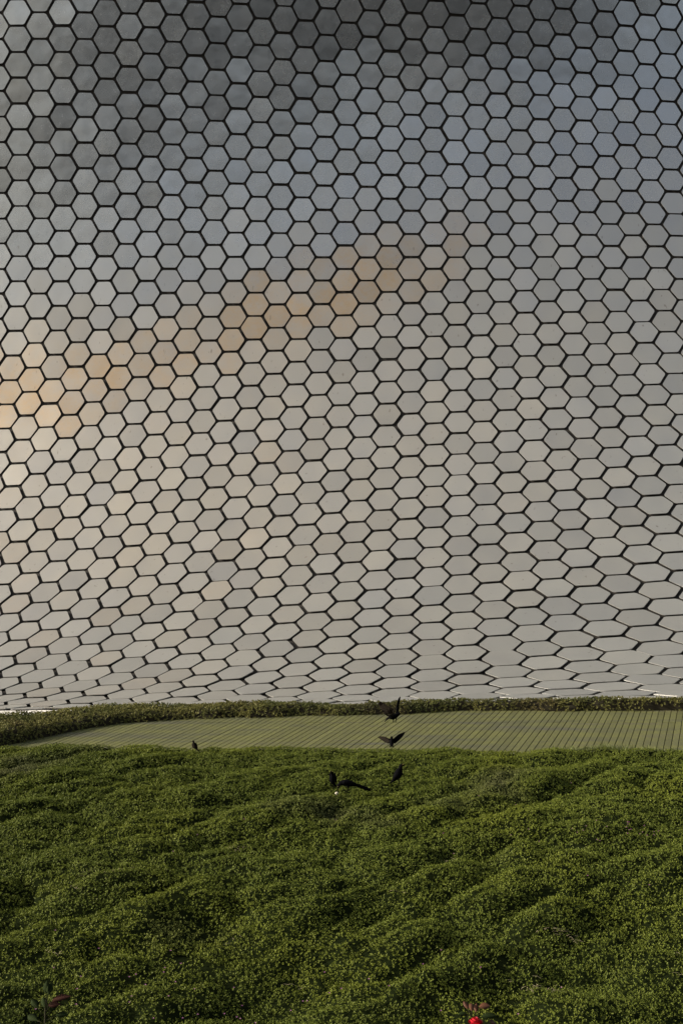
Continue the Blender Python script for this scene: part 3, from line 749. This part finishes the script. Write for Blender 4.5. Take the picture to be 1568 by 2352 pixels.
def flying_bird():
    # seen from behind: near wing fanned out to the left, far wing straight up
    body = [((0.080, 0, 0.046), 0.001, 0.001), ((0.072, 0, 0.036), 0.005, 0.005), ((0.062, 0, 0.028), 0.0125, 0.0130), ((0.050, 0, 0.022), 0.0140, 0.0145), ((0.036, 0, 0.012), 0.0165, 0.017),
            ((0.014, 0, 0.000), 0.0240, 0.0250), ((-0.012, 0, -0.008), 0.0260, 0.0270), ((-0.034, 0, -0.010), 0.0190, 0.0190), ((-0.048, 0.004, -0.014), 0.0130, 0.0110),
            ((-0.062, 0.04, -0.030), 0.0200, 0.0050), ((-0.066, 0.09, -0.036), 0.0260, 0.0035), ((-0.067, 0.11, -0.038), 0.0180, 0.0020)]
    V, F = merge([ring_loft(body, 12), leg((0.0, 0.012, -0.026), (-0.004, 0.013, -0.040), (-0.006, 0.014, -0.060), 1.0), leg((0.020, -0.012, -0.016), (0.022, -0.013, -0.034), (0.014, -0.014, -0.060), 1.0)])
    o = link('grackle', mesh_from('grackle', V, F, True), None, [M['bird']])
    o.location = bank(0.61, 11.6, 0.435); o.rotation_euler = (0.0, 0.0, 0.1); o.scale = (1.2, 1.2, 1.2)
    tag(o, 'black bird flying above the deck with both wings raised', 'bird', 'grackles in the air')
    wing_mesh.normal = (0.1, -0.98, 0.1)
    base = [np.array(q) for q in ((-0.012, -0.022, 0.004), (-0.066, -0.034, 0.006), (-0.106, -0.036, 0.036), (-0.134, -0.036, 0.078))]
    ends = [(-0.004, 0.058), (0.000, 0.066), (-0.012, 0.080), (-0.026, 0.086), (-0.040, 0.092), (-0.054, 0.098), (-0.068, 0.104), (-0.080, 0.110), (-0.092, 0.118), (-0.104, 0.126), (-0.117, 0.134), (-0.130, 0.140), (-0.143, 0.141), (-0.155, 0.134)]
    fe = []
    for k, (ex_, ez_) in enumerate(ends):
        t = k / (len(ends) - 1.0) * 2.999
        q = int(t); a = base[q] * (1 - t + q) + base[q + 1] * (t - q)
        fe.append((a, (ex_, -0.048, ez_), 0.017))
    link('wing', mesh_from('wing', *wing_mesh(None, base, fe), True), o, [M['wing']])
    wing_mesh.normal = (0.80, -0.55, 0.1)
    base = [np.array(q) for q in ((0.030, 0.010, 0.000), (0.034, 0.024, 0.050), (0.036, 0.030, 0.090), (0.040, 0.030, 0.130))]
    fe = []
    for k in range(13):
        t = k / 12.0
        a = base[0] * (1 - t) + base[3] * t
        fe.append((a, a + np.array((0.012 + 0.012 * t, 0.030 * (1 - t) + 0.008, 0.042 + 0.018 * t)), 0.024))
    link('wing', mesh_from('wing', *wing_mesh(None, base, fe), True), o, [M['bird']])
    for s in (-1, 1):
        v, f = ring_loft([((0.064, s * 0.0110, 0.032), 0.0030, 0.0030), ((0.065, s * 0.0135, 0.032), 0.002, 0.002)], 6)
        link('eye', mesh_from('eye', v, f, True), o, [M['eye']])
flying_bird()

def landing_bird():
    body = [((0.040, 0, 0.112), 0.001, 0.001), ((0.026, 0, 0.106), 0.005, 0.005), ((0.014, 0, 0.100), 0.0125, 0.0130), ((0.004, 0, 0.092), 0.0150, 0.015), ((0.002, 0, 0.078), 0.0170, 0.0180),
            ((-0.002, 0, 0.058), 0.0240, 0.0250), ((-0.008, 0, 0.036), 0.0250, 0.0250), ((-0.022, 0, 0.016), 0.0190, 0.0180), ((-0.042, 0, 0.006), 0.0150, 0.0100),
            ((-0.075, 0, 0.004), 0.0260, 0.0050), ((-0.105, 0, 0.006), 0.0350, 0.0035), ((-0.118, 0, 0.008), 0.0240, 0.0020)]
    V, F = merge([ring_loft(body, 12), leg((0.0, 0.012, 0.024), (0.004, 0.013, 0.012), (0.010, 0.014, -0.012)), leg((0.004, -0.012, 0.024), (0.008, -0.013, 0.012), (0.016, -0.014, -0.012))])
    o = link('grackle', mesh_from('grackle', V, F, True), None, [M['bird']])
    x, u = 0.60, 11.88
    o.location = bank(x, u, float(lawn_w(np.array(x), np.array(u))[0]) + 0.06); o.rotation_euler = (0, 0, 1.5); o.scale = (1.08, 1.08, 1.08)
    tag(o, 'black bird landing on the top edge of the bank with wings spread wide', 'bird', 'grackles in the air')
    for s, dz, ln in ((-1, 0.034, 1.0), (1, 0.010, 1.0)):
        wing_mesh.normal = (0.9, 0.0, 0.3)
        base = [np.array((0.0, s * 0.018, 0.070)), np.array((0.0, s * 0.052, 0.082 + dz * 0.5)), np.array((0.002, s * 0.080, 0.090 + dz)), np.array((0.002, s * 0.098, 0.094 + dz * 1.2))]
        fe = []
        for k in range(13):
            t = k / 12.0
            a = base[0] * (1 - t) + base[3] * t
            ang = math.radians(-62 + (72 if s < 0 else 52) * t)
            L = (0.042 + 0.020 * t) * ln
            fe.append((a, a + np.array((-0.012 * (1 - t), s * math.cos(ang) * L, math.sin(ang) * L)), 0.018))
        v, f = wing_mesh(None, base, fe)
        link('wing', mesh_from('wing', [q * (1, 0.95, 1) for q in v], f, True), o, [M['bird'] if s < 0 else M['wing']])
        v, f = ring_loft([((0.018, s * 0.0105, 0.104), 0.0035, 0.0035), ((0.019, s * 0.0135, 0.104), 0.002, 0.002)], 6)
        link('eye', mesh_from('eye', v, f, True), o, [M['eye']])
landing_bird()

def crumb():
    rg = np.random.default_rng(3)
    V, F = [], []
    for a in range(6):
        th = math.pi * a / 5
        for b in range(9):
            p = 2 * math.pi * b / 9
            r = 0.017 * rg.uniform(0.75, 1.25)
            V.append((r * math.sin(th) * math.cos(p), r * 0.8 * math.sin(th) * math.sin(p), r * 0.75 * math.cos(th)))
    for a in range(5):
        for b in range(9): F.append((a * 9 + b, a * 9 + (b + 1) % 9, (a + 1) * 9 + (b + 1) % 9, (a + 1) * 9 + b))
    o = link('bread_crumb', mesh_from('bread_crumb', V, F), None, [M['bread']])
    o.location = bank(-0.048, 9.80, float(lawn_w(np.array(-0.048), np.array(9.80))[0]) + 0.022)
    tag(o, 'small pale crumb of bread in front of the feeding bird', 'food')
crumb()

# ------------------------------------------------------------------ rose shoots rising in the foreground
def leaf_blade(a, d, up, L, W, fold=0.25, droop=0.15):
    """a pointed, folded leaf with thickness"""
    a = np.array(a, float); d = np.array(d, float) / np.linalg.norm(d); up = np.array(up, float)
    up -= (up @ d) * d; up /= np.linalg.norm(up); s = np.cross(d, up)
    V, F = [], []
    prof = [(0, 0.06), (0.12, 0.45), (0.3, 0.85), (0.5, 1.0), (0.7, 0.82), (0.87, 0.42), (1.0, 0.02)]
    for t, w in prof:
        c = a + d * L * t - up * droop * L * t * t
        hw = W * w / 2
        V += [c - s * hw + up * hw * fold, c, c + s * hw + up * hw * fold, c - up * 0.0008]
    for k in range(len(prof) - 1):
        b = k * 4
        F += [(b, b + 1, b + 5, b + 4), (b + 1, b + 2, b + 6, b + 5), (b + 2, b + 3, b + 7, b + 6), (b + 3, b, b + 4, b + 7)]
    return V, F

def rose_plant(label, x, u, top_w, leaves, flower):
    foot = bank(x, u, 0.0)
    root = empty('rose_bush', foot)
    tag(root, label, 'rose')
    topz = float((bank(x, u, top_w) - foot)[2])
    n = 9
    path = [((0.03 * math.sin(2.2 * k / n) - 0.03 * math.sin(2.2), 0, topz * k / n), 0.006 - 0.003 * k / n, 0.006 - 0.003 * k / n) for k in range(n + 1)]
    link('stem', mesh_from('stem', *ring_loft(path, 7), True), root, [M['stem']])
    for dx, dy, dz, az, el, L, W, mat in leaves:
        a = (dx, dy, topz + dz)
        d = (math.cos(az) * math.cos(el), math.sin(az) * math.cos(el), math.sin(el))
        v, f = leaf_blade(a, d, (0.1, -0.7, 0.7), L * 1.3, W * 1.4)
        o = link('leaf', mesh_from('leaf', v, f, True), root, [M[mat]])
        st = ring_loft([((0, 0, topz + dz * 0.4 - 0.04), 0.0015, 0.0015), (a, 0.0012, 0.0012)], 5)
        link('leaf_stalk', mesh_from('leaf_stalk', *st, True), root, [M['stem']])
    if flower:
        fl = empty('flower', (0, 0, topz)); fl.parent = root; fl.scale = (1.15, 1.15, 1.15)
        rg = np.random.default_rng(8)
        for k in range(20):
            t = k / 19.0
            r0 = 0.006 + 0.016 * t; h = 0.040 - 0.008 * t; ang = k * 2.4
            V, F = [], []
            open_ = 0.05 + 0.75 * t * t
            for a in range(5):
                for b in range(7):
                    th = ang + (b - 3) * (0.36 - 0.08 * t) ; v = a / 4.0
                    rr = r0 * (0.25 + 0.75 * math.sin(min(1.0, v * 1.15) * math.pi / 2)) + open_ * 0.012 * v * v + 0.0012 * rg.normal() * v
                    edge = 1 - 0.16 * abs(b - 3) / 3.0 * v
                    z = h * v * edge - (0.010 * open_ * v ** 4)
                    V.append((rr * math.cos(th), rr * math.sin(th), z))
            nv = len(V)
            V += [(px * 0.965, py * 0.965, pz - 0.0004) for px, py, pz in V]
            for a in range(4):
                for b in range(6):
                    q = (a * 7 + b, a * 7 + b + 1, (a + 1) * 7 + b + 1, (a + 1) * 7 + b)
                    F.append(q); F.append(tuple(nv + z for z in q[::-1]))
            o = link('petal', mesh_from('petal', V, F, True), fl, [M['petal']])
    return root
rose_plant('red rose in bloom with bronze leaves at the bottom edge', 0.566, 4.0, 0.793,
           [(0.020, 0.03, 0.075, 0.15, 0.15, 0.040, 0.022, 'bronze_leaf'), (-0.028, 0.02, 0.070, 2.2, 0.9, 0.030, 0.017, 'bronze_leaf'),
            (-0.034, 0.02, 0.052, 3.6, 0.1, 0.032, 0.016, 'rose_leaf'), (0.026, 0.02, 0.040, 0.1, 0.1, 0.055, 0.020, 'rose_leaf'),
            (0.060, 0.02, 0.022, 0.5, -0.3, 0.030, 0.018, 'bronze_leaf'), (-0.012, 0.03, 0.060, 1.4, 0.6, 0.035, 0.020, 'bronze_leaf'),
            (0.006, 0.03, 0.055, 1.2, 1.0, 0.030, 0.016, 'bronze_leaf'), (0.03, 0.0, -0.03, 0.3, 0.0, 0.05, 0.026, 'rose_leaf'), (-0.03, 0.0, -0.04, 2.9, 0.0, 0.05, 0.026, 'rose_leaf')], True)
rose_plant('flowerless rose shoot with dark leaves in the bottom left corner', -1.255, 4.0, 0.875,
           [(0.0, 0.0, 0.055, 1.75, 1.3, 0.040, 0.022, 'rose_leaf'), (0.010, 0.0, 0.052, 1.2, 1.25, 0.036, 0.020, 'rose_leaf'), (0.028, 0.0, 0.030, 0.1, 0.25, 0.060, 0.022, 'dark_bronze'),
            (0.012, 0.0, 0.012, 0.0, 0.1, 0.040, 0.024, 'dark_bronze'), (-0.030, 0.0, 0.0, 2.7, 0.7, 0.040, 0.022, 'rose_leaf'), (0.0, 0.0, 0.0, 2.2, 0.9, 0.04, 0.02, 'rose_leaf'),
            (0.022, 0.0, -0.015, 0.9, 0.8, 0.036, 0.022, 'rose_leaf'), (0.045, 0.0, -0.03, 0.2, 0.1, 0.04, 0.02, 'rose_leaf'), (-0.03, 0.0, -0.05, 2.6, 0.3, 0.05, 0.026, 'rose_leaf')], False)

# ------------------------------------------------------------------ small growth on the bank
def blossoms():
    rg = np.random.default_rng(21)
    V = []
    cl = [(-1.2, 5.9, 30, 0.5), (-0.9, 5.75, 25, 0.45), (2.35, 8.6, 26, 0.25), (2.6, 8.65, 18, 0.15), (2.0, 11.92, 26, 0.2), (0.1, 5.9, 14, 0.4), (-1.6, 6.4, 10, 0.5), (0.4, 11.95, 10, 0.3), (0.8, 5.9, 12, 0.6), (0.0, 8.0, 40, 3.0), (1.4, 8.55, 8, 0.25)]
    for cx, cu, n, r in cl:
        for _ in range(n // 2):
            x = cx + rg.normal(0, r); u = min(cu + rg.normal(0, r * 0.5), 12.0)
            if u < 5.2: continue
            w = float(lawn_w(np.array(x), np.array(u))[0]) + 0.024 + rg.uniform(0, 0.012)
            a0 = rg.uniform(0, 6.28)
            for k in range(5):
                a = a0 + k * 1.2566; s = 0.005
                c = np.array((x, u, w))
                p = [c, c + (s * math.cos(a - 0.5), s * math.sin(a - 0.5), 0.004), c + (1.5 * s * math.cos(a), 1.5 * s * math.sin(a), 0.006), c + (s * math.cos(a + 0.5), s * math.sin(a + 0.5), 0.004)]
                V += [bank(q[0], q[1], q[2]) for q in p]
    me = mesh_fast('pink_blossoms', np.array(V), np.arange(len(V)), 4)
    tag(link('pink_blossoms', me, None, [M['pink']]), 'tiny pink blossoms sprinkled through the ground cover', 'flowers', kind='stuff')
blossoms()

def blades(x, u, n, spread, h, lean, rg, wid):
    V, F = [], []
    base0 = bank(x, u, 0.0)
    for _ in range(n):
        bx, bu = rg.normal(0, spread[0]), rg.normal(0, spread[1])
        w = float(lawn_w(np.array(x + bx), np.array(u + bu))[0]) + 0.012
        p0 = bank(x + bx, u + bu, w) - base0
        az = rg.uniform(0, 6.283); L = h * rg.uniform(0.5, 1.2)
        d = np.array((math.cos(az) * lean, math.sin(az) * lean, 1 - lean * 0.8)); d /= np.linalg.norm(d)
        side = np.cross(d, (0, 0, 1.0)); side /= np.linalg.norm(side)
        o = len(V)
        for t, ww in ((0, 1), (0.5, 0.8), (1, 0.1)):
            c = p0 + d * L * t - np.array((0, 0, 0.35 * lean * L * t * t))
            V += [c - side * wid * ww / 2, c + side * wid * ww / 2]
        F += [(o, o + 1, o + 3, o + 2), (o + 2, o + 3, o + 5, o + 4)]
    return V, F, base0
def small_plants():
    rg = np.random.default_rng(17)
    V, F, b = blades(3.05, 11.80, 900, (0.32, 0.08), 0.075, 0.45, rg, 0.006)
    o = link('grass_tuft', mesh_from('grass_tuft', V, F), None, [M['grass']]); o.location = b
    tag(o, 'patch of bright fine grass at the upper edge of the bank beside the deck', 'grass')
    spots = [(1.49, 6.68, 26, 0.07), (1.24, 6.08, 30, 0.10), (2.10, 6.10, 6, 0.03), (-0.92, 8.46, 14, 0.05), (-1.79, 7.65, 20, 0.10), (0.9, 8.05, 5, 0.03),
             (-1.95, 7.30, 5, 0.03), (-0.70, 6.70, 4, 0.03), (1.15, 8.15, 4, 0.03), (-0.28, 6.15, 5, 0.03), (2.2, 6.45, 10, 0.06), (-1.2, 11.2, 8, 0.05), (-1.9, 6.4, 6, 0.04), (0.45, 7.4, 5, 0.03)]
    for x, u, n, s in spots:
        V, F, b = blades(x, u, n, (s, s * 0.35), 0.07, 0.95, rg, 0.0045)
        o = link('dry_grass', mesh_from('dry_grass', V, F), None, [M['straw']]); o.location = b
        tag(o, 'wisp of dry straw coloured grass lying on the ground cover', 'dry grass', 'dry grass wisps on the bank')
small_plants()
